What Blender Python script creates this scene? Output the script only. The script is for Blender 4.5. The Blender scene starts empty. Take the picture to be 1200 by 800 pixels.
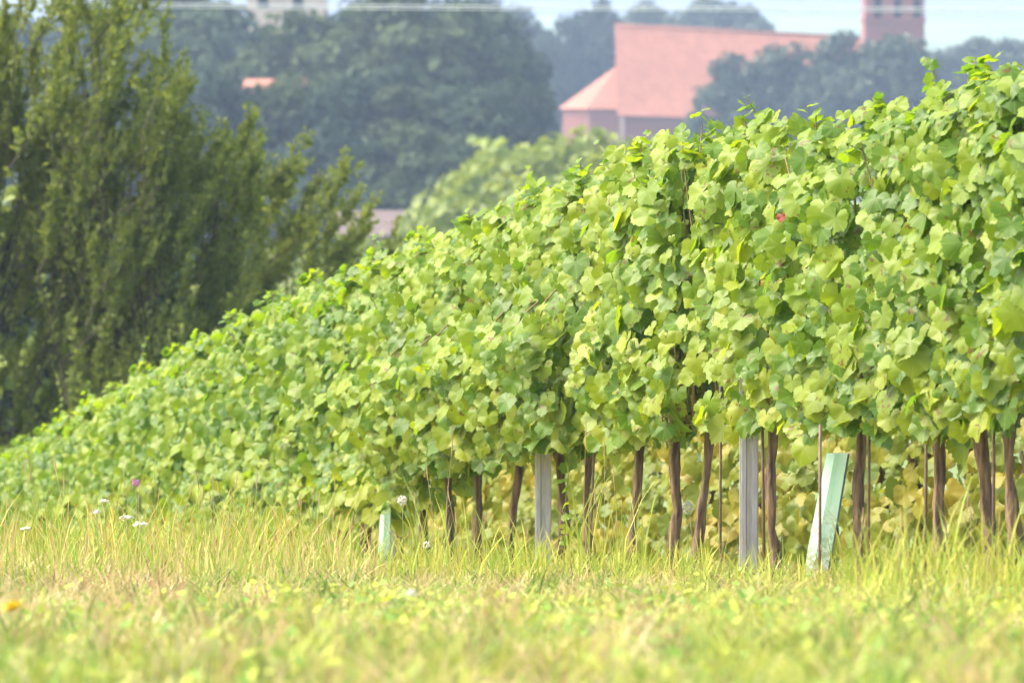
import bpy, math, random
import numpy as np
from mathutils import Vector, Matrix

# ------------------------------------------------------------------ camera, sky, sun, exposure
SC = bpy.context.scene
COL = SC.collection
F = 6667.0                                   # focal length in photo pixels (200 mm on 36 mm, 1200 px wide)
PITCH = math.atan((400 - 45) / F)
cam_d = bpy.data.cameras.new("camera")
cam = bpy.data.objects.new("camera", cam_d)
COL.objects.link(cam)
cam_d.sensor_width = 36.0
cam_d.lens = 200.0
cam_d.clip_start = 0.1
cam_d.clip_end = 12000
cam.location = (0, 0, 0)
cam.rotation_euler = (math.pi / 2 - PITCH, 0, 0)
cam_d.dof.use_dof = True
cam_d.dof.focus_distance = 24.5
cam_d.dof.aperture_fstop = 6.7
SC.camera = cam

SUN_EL, SUN_AZ = 52.0, -84.0                 # azimuth from the view direction (+Y), negative = left
world = bpy.data.worlds.new("World")
SC.world = world
world.use_nodes = True
wn = world.node_tree
bg = wn.nodes["Background"]
sky = wn.nodes.new("ShaderNodeTexSky")
sky.sky_type = 'NISHITA'
sky.sun_disc = False
sky.sun_elevation = math.radians(SUN_EL)
sky.sun_rotation = math.radians(SUN_AZ)
sky.air_density = 1.0
sky.dust_density = 6.0
sky.ozone_density = 1.0
wn.links.new(sky.outputs[0], bg.inputs[0])
bg.inputs[1].default_value = 0.148

sl = bpy.data.lights.new("sun", 'SUN')
sl.energy = 1.08
sl.angle = math.radians(30)
sl.color = (1.0, 0.93, 0.80)
sun = bpy.data.objects.new("sun", sl)
COL.objects.link(sun)
a, e = math.radians(SUN_AZ), math.radians(SUN_EL)
sd = Vector((math.sin(a) * math.cos(e), math.cos(a) * math.cos(e), math.sin(e)))
sun.rotation_euler = sd.to_track_quat('Z', 'Y').to_euler()

SC.view_settings.view_transform = 'Standard'
SC.view_settings.look = 'None'
SC.view_settings.exposure = 2.0
SC.view_settings.gamma = 1.0
SC.view_settings.use_curve_mapping = False
SC.render.engine = 'CYCLES'
cy = SC.cycles
cy.use_denoising = True
try:
    cy.denoiser = 'OPENIMAGEDENOISE'
except Exception:
    pass
cy.max_bounces = 7
cy.diffuse_bounces = 4
cy.glossy_bounces = 2
cy.transmission_bounces = 5
cy.volume_bounces = 0
cy.transparent_max_bounces = 8
cy.caustics_reflective = False
cy.caustics_refractive = False

# ------------------------------------------------------------------ helpers
RNG = np.random.default_rng(7)
random.seed(7)
CA, SA = math.cos(PITCH), math.sin(PITCH)


def P(px, py, d):
    """world point seen at photo pixel (px, py) at depth d"""
    r = (px - 600) / F
    u = (400 - py) / F
    return Vector((d * r, d * (CA + u * SA), d * (-SA + u * CA)))


def unit(v):
    v = np.asarray(v, float)
    return v / np.maximum(np.linalg.norm(v, axis=-1, keepdims=True), 1e-9)


class MB:
    """collects vertices and faces and links them as one mesh object"""

    def __init__(self):
        self.v, self.f, self.uv, self.col, self.n = [], [], [], [], 0

    def add(self, v, f, uv=None, col=None):
        v = np.asarray(v, float).reshape(-1, 3)
        self.v.append(v)
        for k in (f if isinstance(f, list) else [f]):
            self.f.append(np.asarray(k, int) + self.n)
        self.uv.append(np.zeros((len(v), 2)) if uv is None else np.asarray(uv, float).reshape(-1, 2))
        self.col.append(np.zeros((len(v), 3)) if col is None else np.asarray(col, float).reshape(-1, 3))
        self.n += len(v)

    def mesh(self, name, mat, smooth=True, use_uv=False, use_col=False):
        me = bpy.data.meshes.new(name)
        V = np.concatenate(self.v)
        sizes = np.concatenate([np.full(len(k), k.shape[1]) for k in self.f])
        loops = np.concatenate([k.ravel() for k in self.f])
        me.vertices.add(len(V))
        me.vertices.foreach_set("co", V.astype(np.float32).ravel())
        me.loops.add(len(loops))
        me.loops.foreach_set("vertex_index", loops.astype(np.int32))
        me.polygons.add(len(sizes))
        me.polygons.foreach_set("loop_start", np.concatenate([[0], np.cumsum(sizes)[:-1]]).astype(np.int32))
        me.polygons.foreach_set("loop_total", sizes.astype(np.int32))
        me.polygons.foreach_set("use_smooth", np.full(len(sizes), smooth))
        if use_uv:
            UV = np.concatenate(self.uv)
            l = me.uv_layers.new(name="uv")
            l.data.foreach_set("uv", UV[loops].astype(np.float32).ravel())
        if use_col:
            Cc = np.concatenate(self.col)
            at = me.color_attributes.new("own_colour", 'FLOAT_COLOR', 'POINT')
            at.data.foreach_set("color", np.hstack([Cc, np.ones((len(Cc), 1))]).astype(np.float32).ravel())
        me.update(calc_edges=True)
        me.validate()
        mats = mat if isinstance(mat, (list, tuple)) else [mat]
        for m in mats:
            me.materials.append(m)
        return me

    def build(self, name, mat, parent=None, **kw):
        return link(name, self.mesh(name, mat, **kw), parent)


def link(name, data, parent=None):
    o = bpy.data.objects.new(name, data)
    COL.objects.link(o)
    if parent is not None:
        o.parent = parent
    return o


def tag(o, label, cat, group=None):
    o['label'] = label
    o['category'] = cat
    if group:
        o['group'] = group
    return o


def thing(name, loc, label, cat, group=None, rz=0.0):
    o = link(name, None)
    o.location = loc
    o.rotation_euler = (0, 0, rz)
    return tag(o, label, cat, group)


def tube(mb, pts, rad, sides=6, col=None, closed=True):
    pts = np.asarray(pts, float)
    n = len(pts)
    rad = np.broadcast_to(np.asarray(rad, float), (n,))
    t = unit(np.gradient(pts, axis=0))
    ref = np.array([0, 0, 1.0]) if abs(t[0][2]) < 0.9 else np.array([1.0, 0, 0])
    ang = np.linspace(0, 2 * math.pi, sides, endpoint=False)
    V = []
    s = unit(np.cross(t[0], ref))
    for i in range(n):
        s = unit(s - t[i] * np.dot(s, t[i]))
        b = np.cross(t[i], s)
        V.append(pts[i] + rad[i] * (np.cos(ang)[:, None] * s + np.sin(ang)[:, None] * b))
    V = np.concatenate(V)
    q = []
    for i in range(n - 1):
        for k in range(sides):
            k2 = (k + 1) % sides
            q.append((i * sides + k, i * sides + k2, (i + 1) * sides + k2, (i + 1) * sides + k))
    fs = [np.array(q)]
    if closed:
        fs.append(np.array([list(range((n - 1) * sides, n * sides))]))
        fs.append(np.array([list(range(sides))[::-1]]))
    mb.add(V, fs, col=None if col is None else np.tile(col, (len(V), 1)))


def box(mb, c, s, rz=0.0):
    c = np.asarray(c, float)
    h = np.asarray(s, float) / 2
    v = np.array([[x, y, z] for z in (-1, 1) for y in (-1, 1) for x in (-1, 1)]) * h
    cz, sz = math.cos(rz), math.sin(rz)
    v = np.stack([v[:, 0] * cz - v[:, 1] * sz, v[:, 0] * sz + v[:, 1] * cz, v[:, 2]], 1) + c
    mb.add(v, np.array([(0, 2, 3, 1), (4, 5, 7, 6), (0, 1, 5, 4), (2, 6, 7, 3), (0, 4, 6, 2), (1, 3, 7, 5)]))


# ------------------------------------------------------------------ materials
def new_mat(name):
    m = bpy.data.materials.new(name)
    m.use_nodes = True
    nt = m.node_tree
    return m, nt, nt.nodes["Principled BSDF"], nt.nodes["Material Output"]


def N(nt, kind, **kw):
    n = nt.nodes.new(kind)
    for k, v in kw.items():
        setattr(n, k, v)
    return n


def ramp(nt, fac, stops):
    r = N(nt, "ShaderNodeValToRGB")
    el = r.color_ramp.elements
    while len(el) > 1:
        el.remove(el[-1])
    el[0].position, el[0].color = stops[0][0], (*stops[0][1], 1)
    for p, c in stops[1:]:
        x = el.new(p)
        x.color = (*c, 1)
    nt.links.new(fac, r.inputs[0])
    return r.outputs[0]


def mix(nt, fac, c1, c2, mode='MIX'):
    m = N(nt, "ShaderNodeMix", data_type='RGBA', blend_type=mode)
    for i, x in ((0, fac), (6, c1), (7, c2)):
        if isinstance(x, (int, float)):
            m.inputs[i].default_value = x
        elif isinstance(x, tuple):
            m.inputs[i].default_value = (*x, 1)
        else:
            nt.links.new(x, m.inputs[i])
    return m.outputs[2]


def math_n(nt, op, a, b=None, c=None, clamp=False):
    m = N(nt, "ShaderNodeMath", operation=op, use_clamp=clamp)
    for i, x in enumerate((a, b, c)):
        if x is None:
            continue
        if isinstance(x, (int, float)):
            m.inputs[i].default_value = x
        else:
            nt.links.new(x, m.inputs[i])
    return m.outputs[0]


def leafy(name, stops, trans=0.4, rough=0.5, spec=0.35, tint=(1.15, 1.1, 0.6), obj_var=0.25, per=None):
    """leaf surface: own colour per leaf, light passing through"""
    m, nt, b, out = new_mat(name)
    g = N(nt, "ShaderNodeNewGeometry")
    oi = N(nt, "ShaderNodeObjectInfo")
    f = math_n(nt, 'MULTIPLY_ADD', oi.outputs["Random"], obj_var, math_n(nt, 'MULTIPLY', g.outputs["Random Per Island"], 1 - obj_var))
    c = ramp(nt, f, stops)
    if per:
        c = per(nt, c)
    nt.links.new(c, b.inputs["Base Color"])
    b.inputs["Roughness"].default_value = rough
    b.inputs["Specular IOR Level"].default_value = spec
    t = N(nt, "ShaderNodeBsdfTranslucent")
    nt.links.new(mix(nt, 1.0, c, tint, 'MULTIPLY'), t.inputs[0])
    ms = N(nt, "ShaderNodeMixShader")
    ms.inputs[0].default_value = trans
    nt.links.new(b.outputs[0], ms.inputs[1])
    nt.links.new(t.outputs[0], ms.inputs[2])
    nt.links.new(ms.outputs[0], out.inputs[0])
    return m


def vine_detail(nt, c):
    # pale veins fanning out from the leaf stalk
    uv = N(nt, "ShaderNodeUVMap", uv_map="uv")
    sp = N(nt, "ShaderNodeSeparateXYZ")
    nt.links.new(uv.outputs[0], sp.inputs[0])
    ang = math_n(nt, 'ARCTAN2', sp.outputs[0], sp.outputs[1])
    k = math_n(nt, 'FRACT', math_n(nt, 'MULTIPLY_ADD', ang, 1 / math.radians(52), 0.5))
    dist = math_n(nt, 'ABSOLUTE', math_n(nt, 'SUBTRACT', k, 0.5))
    v = math_n(nt, 'LESS_THAN', dist, 0.035)
    # side veins
    r = math_n(nt, 'SQRT', math_n(nt, 'ADD', math_n(nt, 'MULTIPLY', sp.outputs[0], sp.outputs[0]), math_n(nt, 'MULTIPLY', sp.outputs[1], sp.outputs[1])))
    sv = math_n(nt, 'FRACT', math_n(nt, 'MULTIPLY', math_n(nt, 'SUBTRACT', r, math_n(nt, 'MULTIPLY', dist, 0.9)), 7.0))
    sv = math_n(nt, 'MULTIPLY', math_n(nt, 'LESS_THAN', sv, 0.12), 0.4)
    v = math_n(nt, 'MAXIMUM', v, sv)
    c = mix(nt, math_n(nt, 'MULTIPLY', v, 0.42), c, (0.33, 0.42, 0.10))
    # blotches of yellowing, more on the leaves low on the plant
    tc = N(nt, "ShaderNodeTexCoord")
    so = N(nt, "ShaderNodeSeparateXYZ")
    nt.links.new(tc.outputs["Object"], so.inputs[0])
    low = N(nt, "ShaderNodeMapRange")
    nt.links.new(so.outputs[2], low.inputs[0])
    low.inputs[1].default_value, low.inputs[2].default_value = 1.25, 0.45
    low.inputs[3].default_value, low.inputs[4].default_value = 0.0, 0.5
    nz = N(nt, "ShaderNodeTexNoise")
    nz.inputs["Scale"].default_value = 9.0
    nt.links.new(tc.outputs["Object"], nz.inputs[0])
    g = N(nt, "ShaderNodeNewGeometry")
    y = math_n(nt, 'MULTIPLY', low.outputs[0], math_n(nt, 'GREATER_THAN', g.outputs["Random Per Island"], 0.35))
    y = math_n(nt, 'MULTIPLY', y, math_n(nt, 'MULTIPLY_ADD', nz.outputs[0], 1.2, 0.2), clamp=True)
    c = mix(nt, y, c, (0.32, 0.33, 0.022))
    # scorched brown spots on some leaves
    n2 = N(nt, "ShaderNodeTexNoise")
    n2.inputs["Scale"].default_value = 34.0
    nt.links.new(tc.outputs["Object"], n2.inputs[0])
    sp_ = math_n(nt, 'MULTIPLY', math_n(nt, 'GREATER_THAN', n2.outputs[0], 0.63), math_n(nt, 'GREATER_THAN', math_n(nt, 'FRACT', math_n(nt, 'MULTIPLY', g.outputs["Random Per Island"], 7.3)), 0.72))
    return mix(nt, math_n(nt, 'MULTIPLY', sp_, 0.8), c, (0.17, 0.085, 0.025))


VINE_STOPS = [(0.0, (0.075, 0.165, 0.022)), (0.25, (0.115, 0.225, 0.018)), (0.5, (0.19, 0.295, 0.014)),
              (0.75, (0.245, 0.342, 0.018)), (0.93, (0.31, 0.372, 0.020)), (1.0, (0.19, 0.31, 0.06))]
M_VINE = leafy("vine_leaf", VINE_STOPS, trans=0.54, rough=0.45, spec=0.42, tint=(1.2, 1.2, 0.4), per=vine_detail)
M_VINE_FAR = leafy("vine_leaf_back_row", [(0, (0.14, 0.22, 0.03)), (0.5, (0.24, 0.28, 0.028)), (1, (0.36, 0.29, 0.03))], trans=0.4, tint=(1.25, 1.1, 0.5))
M_RED = leafy("red_leaf", [(0, (0.28, 0.05, 0.035)), (1, (0.26, 0.06, 0.04))], trans=0.3, tint=(1.1, 0.8, 0.6))
M_WILLOW = leafy("feather_leaf", [(0, (0.11, 0.16, 0.032)), (0.5, (0.18, 0.235, 0.042)), (1, (0.27, 0.30, 0.055))], trans=0.48, rough=0.5)
M_ORCH = leafy("orchard_leaf", [(0, (0.12, 0.18, 0.025)), (0.6, (0.21, 0.27, 0.035)), (1, (0.28, 0.33, 0.045))], trans=0.35)
M_DARK = leafy("wood_leaf", [(0, (0.024, 0.044, 0.028)), (0.6, (0.034, 0.058, 0.032)), (1, (0.048, 0.078, 0.038))], trans=0.2, obj_var=0.5, rough=0.8, spec=0.1)
M_OLIVE = leafy("olive_leaf", [(0, (0.04, 0.065, 0.03)), (0.6, (0.062, 0.090, 0.036)), (1, (0.09, 0.12, 0.045))], trans=0.25, obj_var=0.5, rough=0.8, spec=0.1)
M_MID = leafy("church_tree_leaf", [(0, (0.018, 0.040, 0.014)), (0.6, (0.034, 0.062, 0.02)), (1, (0.065, 0.095, 0.03))], trans=0.25, obj_var=0.4)


def attr_mat(name, trans=0.35, rough=0.6):
    m, nt, b, out = new_mat(name)
    at = N(nt, "ShaderNodeAttribute", attribute_name="own_colour")
    c = at.outputs[0]
    nt.links.new(c, b.inputs["Base Color"])
    b.inputs["Roughness"].default_value = rough
    b.inputs["Specular IOR Level"].default_value = 0.3
    t = N(nt, "ShaderNodeBsdfTranslucent")
    nt.links.new(c, t.inputs[0])
    ms = N(nt, "ShaderNodeMixShader")
    ms.inputs[0].default_value = trans
    nt.links.new(b.outputs[0], ms.inputs[1])
    nt.links.new(t.outputs[0], ms.inputs[2])
    nt.links.new(ms.outputs[0], out.inputs[0])
    return m


M_GRASS = attr_mat("grass_blade")


def plain(name, c, rough=0.6, metal=0.0, c2=None, scale=8.0, bump=0.0, stretch=None, spec=0.4):
    m, nt, b, out = new_mat(name)
    b.inputs["Roughness"].default_value = rough
    b.inputs["Metallic"].default_value = metal
    b.inputs["Specular IOR Level"].default_value = spec
    if c2 is None:
        c2 = tuple(x * 0.75 for x in c)
    tc = N(nt, "ShaderNodeTexCoord")
    mp = N(nt, "ShaderNodeMapping")
    nt.links.new(tc.outputs["Object"], mp.inputs[0])
    if stretch:
        mp.inputs["Scale"].default_value = stretch
    nz = N(nt, "ShaderNodeTexNoise")
    nz.inputs["Scale"].default_value = scale
    nz.inputs["Detail"].default_value = 5
    nt.links.new(mp.outputs[0], nz.inputs[0])
    nt.links.new(ramp(nt, nz.outputs[0], [(0.32, c2), (0.68, c)]), b.inputs["Base Color"])
    if bump:
        bp = N(nt, "ShaderNodeBump")
        bp.inputs["Strength"].default_value = bump
        bp.inputs["Distance"].default_value = 0.01
        nt.links.new(nz.outputs[0], bp.inputs["Height"])
        nt.links.new(bp.outputs[0], b.inputs["Normal"])
    return m


M_BARK = plain("vine_bark", (0.235, 0.155, 0.092), 0.9, c2=(0.058, 0.038, 0.025), scale=60, bump=1.0, stretch=(1, 1, 0.12))
M_CANE = plain("cane", (0.20, 0.13, 0.05), 0.7, c2=(0.12, 0.09, 0.03), scale=30)
M_SHOOT = plain("green_shoot", (0.24, 0.28, 0.07), 0.6, c2=(0.2, 0.17, 0.06), scale=30)
M_TRUNK = plain("tree_bark", (0.11, 0.09, 0.065), 0.9, c2=(0.05, 0.04, 0.03), scale=6, bump=0.5)
M_ZINC = plain("zinc", (0.50, 0.49, 0.55), 0.45, 0.5, c2=(0.37, 0.36, 0.42), scale=14, stretch=(6, 6, 0.6))
M_STAKE = plain("rusty_rod", (0.22, 0.15, 0.11), 0.7, 0.3, c2=(0.13, 0.09, 0.075), scale=30)
M_WIRE = plain("wire", (0.4, 0.4, 0.4), 0.4, 0.8)
M_CABLE = plain("cable", (0.82, 0.82, 0.82), 0.5, 0.2)
M_GRAPE = plain("grape", (0.24, 0.29, 0.06), 0.4, c2=(0.24, 0.17, 0.07), scale=60)
M_STEM = plain("flower_stem", (0.20, 0.25, 0.06), 0.6)
M_WHITE = plain("white_petal", (0.66, 0.64, 0.56), 0.8, c2=(0.48, 0.48, 0.36), scale=60)
M_PINK = plain("pink_petal", (0.55, 0.18, 0.42), 0.7, c2=(0.42, 0.11, 0.33), scale=80)
M_YELLOW = plain("yellow_petal", (0.88, 0.72, 0.03), 0.8, c2=(0.84, 0.62, 0.02), scale=80)
M_PALEWALL = plain("render_wall", (0.62, 0.47, 0.39), 0.9, scale=0.6)
M_DARK_OPENING = plain("dark_opening", (0.012, 0.012, 0.014), 0.9, spec=0.05)
M_STONE = plain("stone_trim", (0.42, 0.33, 0.29), 0.8, scale=2)


def guard_mat():
    m, nt, b, out = new_mat("guard_plastic")
    tc = N(nt, "ShaderNodeTexCoord")
    nz = N(nt, "ShaderNodeTexNoise")
    nz.inputs["Scale"].default_value = 9
    nt.links.new(tc.outputs["Object"], nz.inputs[0])
    c = ramp(nt, nz.outputs[0], [(0.35, (0.60, 0.82, 0.69)), (0.7, (0.76, 0.88, 0.79))])
    # splashed soil near the foot
    so = N(nt, "ShaderNodeSeparateXYZ")
    nt.links.new(tc.outputs["Object"], so.inputs[0])
    mr = N(nt, "ShaderNodeMapRange")
    nt.links.new(so.outputs[2], mr.inputs[0])
    mr.inputs[1].default_value, mr.inputs[2].default_value, mr.inputs[3].default_value, mr.inputs[4].default_value = 0.08, 0.34, 0.95, 0.0
    n2 = N(nt, "ShaderNodeTexNoise")
    n2.inputs["Scale"].default_value = 55
    nt.links.new(tc.outputs["Object"], n2.inputs[0])
    c = mix(nt, math_n(nt, 'MULTIPLY', mr.outputs[0], math_n(nt, 'GREATER_THAN', n2.outputs[0], 0.52)), c, (0.42, 0.45, 0.28))
    nt.links.new(c, b.inputs["Base Color"])
    b.inputs["Roughness"].default_value = 0.35
    t = N(nt, "ShaderNodeBsdfTranslucent")
    nt.links.new(c, t.inputs[0])
    ms = N(nt, "ShaderNodeMixShader")
    ms.inputs[0].default_value = 0.4
    nt.links.new(b.outputs[0], ms.inputs[1])
    nt.links.new(t.outputs[0], ms.inputs[2])
    nt.links.new(ms.outputs[0], out.inputs[0])
    return m


M_GUARD = guard_mat()
M_GUARD_EDGE = plain("guard_fold", (0.12, 0.2, 0.16), 0.4)


def brick_mat(name, c1, c2, mortar, sx, sz):
    m, nt, b, out = new_mat(name)
    tc = N(nt, "ShaderNodeTexCoord")
    sp = N(nt, "ShaderNodeSeparateXYZ")
    nt.links.new(tc.outputs["Object"], sp.inputs[0])
    cb = N(nt, "ShaderNodeCombineXYZ")
    nt.links.new(math_n(nt, 'ADD', sp.outputs[0], sp.outputs[1]), cb.inputs[0])
    nt.links.new(sp.outputs[2], cb.inputs[1])
    br = N(nt, "ShaderNodeTexBrick")
    br.inputs["Color1"].default_value = (*c1, 1)
    br.inputs["Color2"].default_value = (*c2, 1)
    br.inputs["Mortar"].default_value = (*mortar, 1)
    br.inputs["Scale"].default_value = 1.0
    br.inputs["Brick Width"].default_value = sx
    br.inputs["Row Height"].default_value = sz
    br.inputs["Mortar Size"].default_value = 0.006 if sz < .2 else 0.035
    nt.links.new(cb.outputs[0], br.inputs[0])
    nz = N(nt, "ShaderNodeTexNoise")
    nz.inputs["Scale"].default_value = 0.5
    nz.inputs["Detail"].default_value = 4
    nt.links.new(tc.outputs["Object"], nz.inputs[0])
    nt.links.new(mix(nt, 0.5, br.outputs[0], mix(nt, nz.outputs[0], (0.5, 0.5, 0.5), (1.3, 1.3, 1.3)), 'MULTIPLY'), b.inputs["Base Color"])
    b.inputs["Roughness"].default_value = 0.85
    return m


M_BRICK = brick_mat("church_brick", (0.27, 0.08, 0.06), (0.21, 0.065, 0.05), (0.30, 0.20, 0.17), 0.28, 0.09)
M_TILE = brick_mat("roof_tile", (0.43, 0.170, 0.095), (0.36, 0.135, 0.07), (0.17, 0.07, 0.05), 0.5, 0.55)

M_OLDROOF = brick_mat("old_roof_tile", (0.145, 0.10, 0.085), (0.12, 0.085, 0.07), (0.09, 0.065, 0.055), 0.4, 0.28)

# ------------------------------------------------------------------ terrain
ZY = np.array([-30, 0, 5, 10, 15, 20.6, 24.5, 28.6, 32.7, 36.8, 40.9, 45, 49, 60, 80, 110, 160, 230, 700, 1200, 2000, 3000, 4200])
ZZ = np.array([1.2, -0.62, -0.86, -1.17, -1.56, -2.02, -2.33, -2.74, -3.2, -3.7, -4.27, -4.85, -5.4, -6.8, -9.1, -12.2, -15.5, -17, -17, -15, -5, 8, 10])


def zg(y):
    # smoothed table of the slope's height
    y = np.asarray(y, float)
    w = np.maximum(0.8, 0.04 * np.abs(y))
    return sum(np.interp(y + k * w, ZY, ZZ) for k in (-1.5, -0.75, 0, 0.75, 1.5)) / 5


def ground_mat():
    m, nt, b, out = new_mat("meadow_ground")
    tc = N(nt, "ShaderNodeTexCoord")
    n1 = N(nt, "ShaderNodeTexNoise")
    n1.inputs["Scale"].default_value = 1.7
    n1.inputs["Detail"].default_value = 6
    nt.links.new(tc.outputs["Object"], n1.inputs[0])
    near = ramp(nt, n1.outputs[0], [(0.3, (0.17, 0.15, 0.05)), (0.5, (0.27, 0.24, 0.08)), (0.7, (0.23, 0.27, 0.06))])
    n2 = N(nt, "ShaderNodeTexNoise")
    n2.inputs["Scale"].default_value = 0.006
    n2.inputs["Detail"].default_value = 3
    nt.links.new(tc.outputs["Object"], n2.inputs[0])
    far = ramp(nt, n2.outputs[0], [(0.35, (0.08, 0.12, 0.04)), (0.5, (0.15, 0.20, 0.06)), (0.62, (0.11, 0.16, 0.05)), (0.75, (0.24, 0.23, 0.09))])
    sp = N(nt, "ShaderNodeSeparateXYZ")
    nt.links.new(tc.outputs["Object"], sp.inputs[0])
    mr = N(nt, "ShaderNodeMapRange")
    nt.links.new(sp.outputs[1], mr.inputs[0])
    mr.inputs[1].default_value, mr.inputs[2].default_value = 48, 62
    nt.links.new(mix(nt, mr.outputs[0], near, far), b.inputs["Base Color"])
    b.inputs["Roughness"].default_value = 0.95
    b.inputs["Specular IOR Level"].default_value = 0.1
    return m


ys = np.concatenate([np.arange(-25, 60, 0.5), 60 * (4000 / 60) ** np.linspace(0, 1, 90)])
ss = np.linspace(-1, 1, 121)
YY, S = np.meshgrid(ys, ss, indexing='ij')
XX = S * (14 + 0.45 * np.maximum(YY, 0))
ZG = zg(YY)
bump = 0.018 * np.sin(XX * 2.3 + YY * 0.7) * np.sin(YY * 1.9 + 1) * (YY < 70)
farw = np.clip((YY - 900) / 1500, 0, 1)
hill = farw * (3.0 * np.sin(XX * 0.006 + 1.3) + 2.0 * np.sin(XX * 0.013 + YY * 0.002))
ZG = ZG + bump + hill
V = np.stack([XX, YY, ZG], -1).reshape(-1, 3)
nc = len(ss)
i0 = (np.arange(len(ys) - 1)[:, None] * nc + np.arange(nc - 1)[None]).ravel()
mb = MB()
mb.add(V, np.stack([i0, i0 + 1, i0 + nc + 1, i0 + nc], 1))
g = mb.build("ground", ground_mat())
g['kind'] = 'structure'

# haze: one even volume round the whole place
hm = bpy.data.materials.new("haze_air")
hm.use_nodes = True
hn = hm.node_tree
hn.nodes.remove(hn.nodes["Principled BSDF"])
pv = hn.nodes.new("ShaderNodeVolumePrincipled")
pv.inputs["Color"].default_value = (0.58, 0.755, 1.0, 1)
pv.inputs["Density"].default_value = 0.00034
pv.inputs["Anisotropy"].default_value = 0.0
hn.links.new(pv.outputs[0], hn.nodes["Material Output"].inputs["Volume"])
mb = MB()
box(mb, (0, 1985, 10), (3760, 4030, 58))
hz = mb.build("haze", hm, smooth=False)
hz['kind'] = 'stuff'

# ------------------------------------------------------------------ grape leaf
PHI = np.radians(np.linspace(-163, 163, 41))


def leaf_outline(rng):
    d = np.degrees(np.abs(PHI))
    r = np.interp(d, [0, 10, 32, 58, 70, 90, 118, 140, 163], [1.02, 0.96, 0.80, 0.93, 0.90, 0.78, 0.84, 0.78, 0.55])
    r = r * (1 + 0.040 * np.where(np.arange(41) % 2 == 0, 1, -1)) + rng.normal(0, 0.02, 41)
    return r


def add_vine_leaves(mb, pos, nrm, tip, size, rng, simple=False):
    """grape leaves: pos = stalk joint, nrm = face normal, tip = direction of the tip"""
    n = len(pos)
    nrm = unit(nrm)
    tip = unit(tip - nrm * np.sum(tip * nrm, 1, keepdims=True))
    side = np.cross(tip, nrm)
    k = 41
    Vs, UVs = [], []
    for i in range(n):
        r = leaf_outline(rng)
        o = np.stack([np.sin(PHI) * r, np.cos(PHI) * r], 1)
        cup, fold, wav, ph = rng.normal(0.10, 0.14), rng.uniform(-0.04, 0.22), rng.uniform(0.03, 0.13), rng.uniform(0, 6)
        droop = rng.uniform(-0.05, 0.32)
        rings = [np.zeros((1, 2)), o * 0.52, o]
        p2 = np.concatenate(rings)
        rr = np.linalg.norm(p2, axis=1)
        pp = np.concatenate([[0], PHI, PHI])
        z = -cup * rr ** 2 + fold * np.abs(p2[:, 0]) - droop * np.maximum(p2[:, 1], 0) ** 2 * 0.8 + wav * rr * np.sin(3 * pp + ph) + 0.03 * rr * rr * np.sin(7 * pp + 2 * ph)
        w = size[i] * 0.56
        Vs.append(pos[i] + w * (p2[:, :1] * side[i] + p2[:, 1:] * tip[i] + z[:, None] * nrm[i]))
        UVs.append(p2)
    m = 1 + 2 * k
    base = (np.arange(n) * m)[:, None, None]
    j = np.arange(k - 1)
    tri = np.stack([np.zeros(k - 1, int), 1 + j, 2 + j], 1)[None] + base
    quad = np.stack([1 + j, 1 + k + j, 2 + k + j, 2 + j], 1)[None] + base
    mb.add(np.concatenate(Vs), [tri.reshape(-1, 3), quad.reshape(-1, 4)], uv=np.concatenate(UVs))


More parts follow.
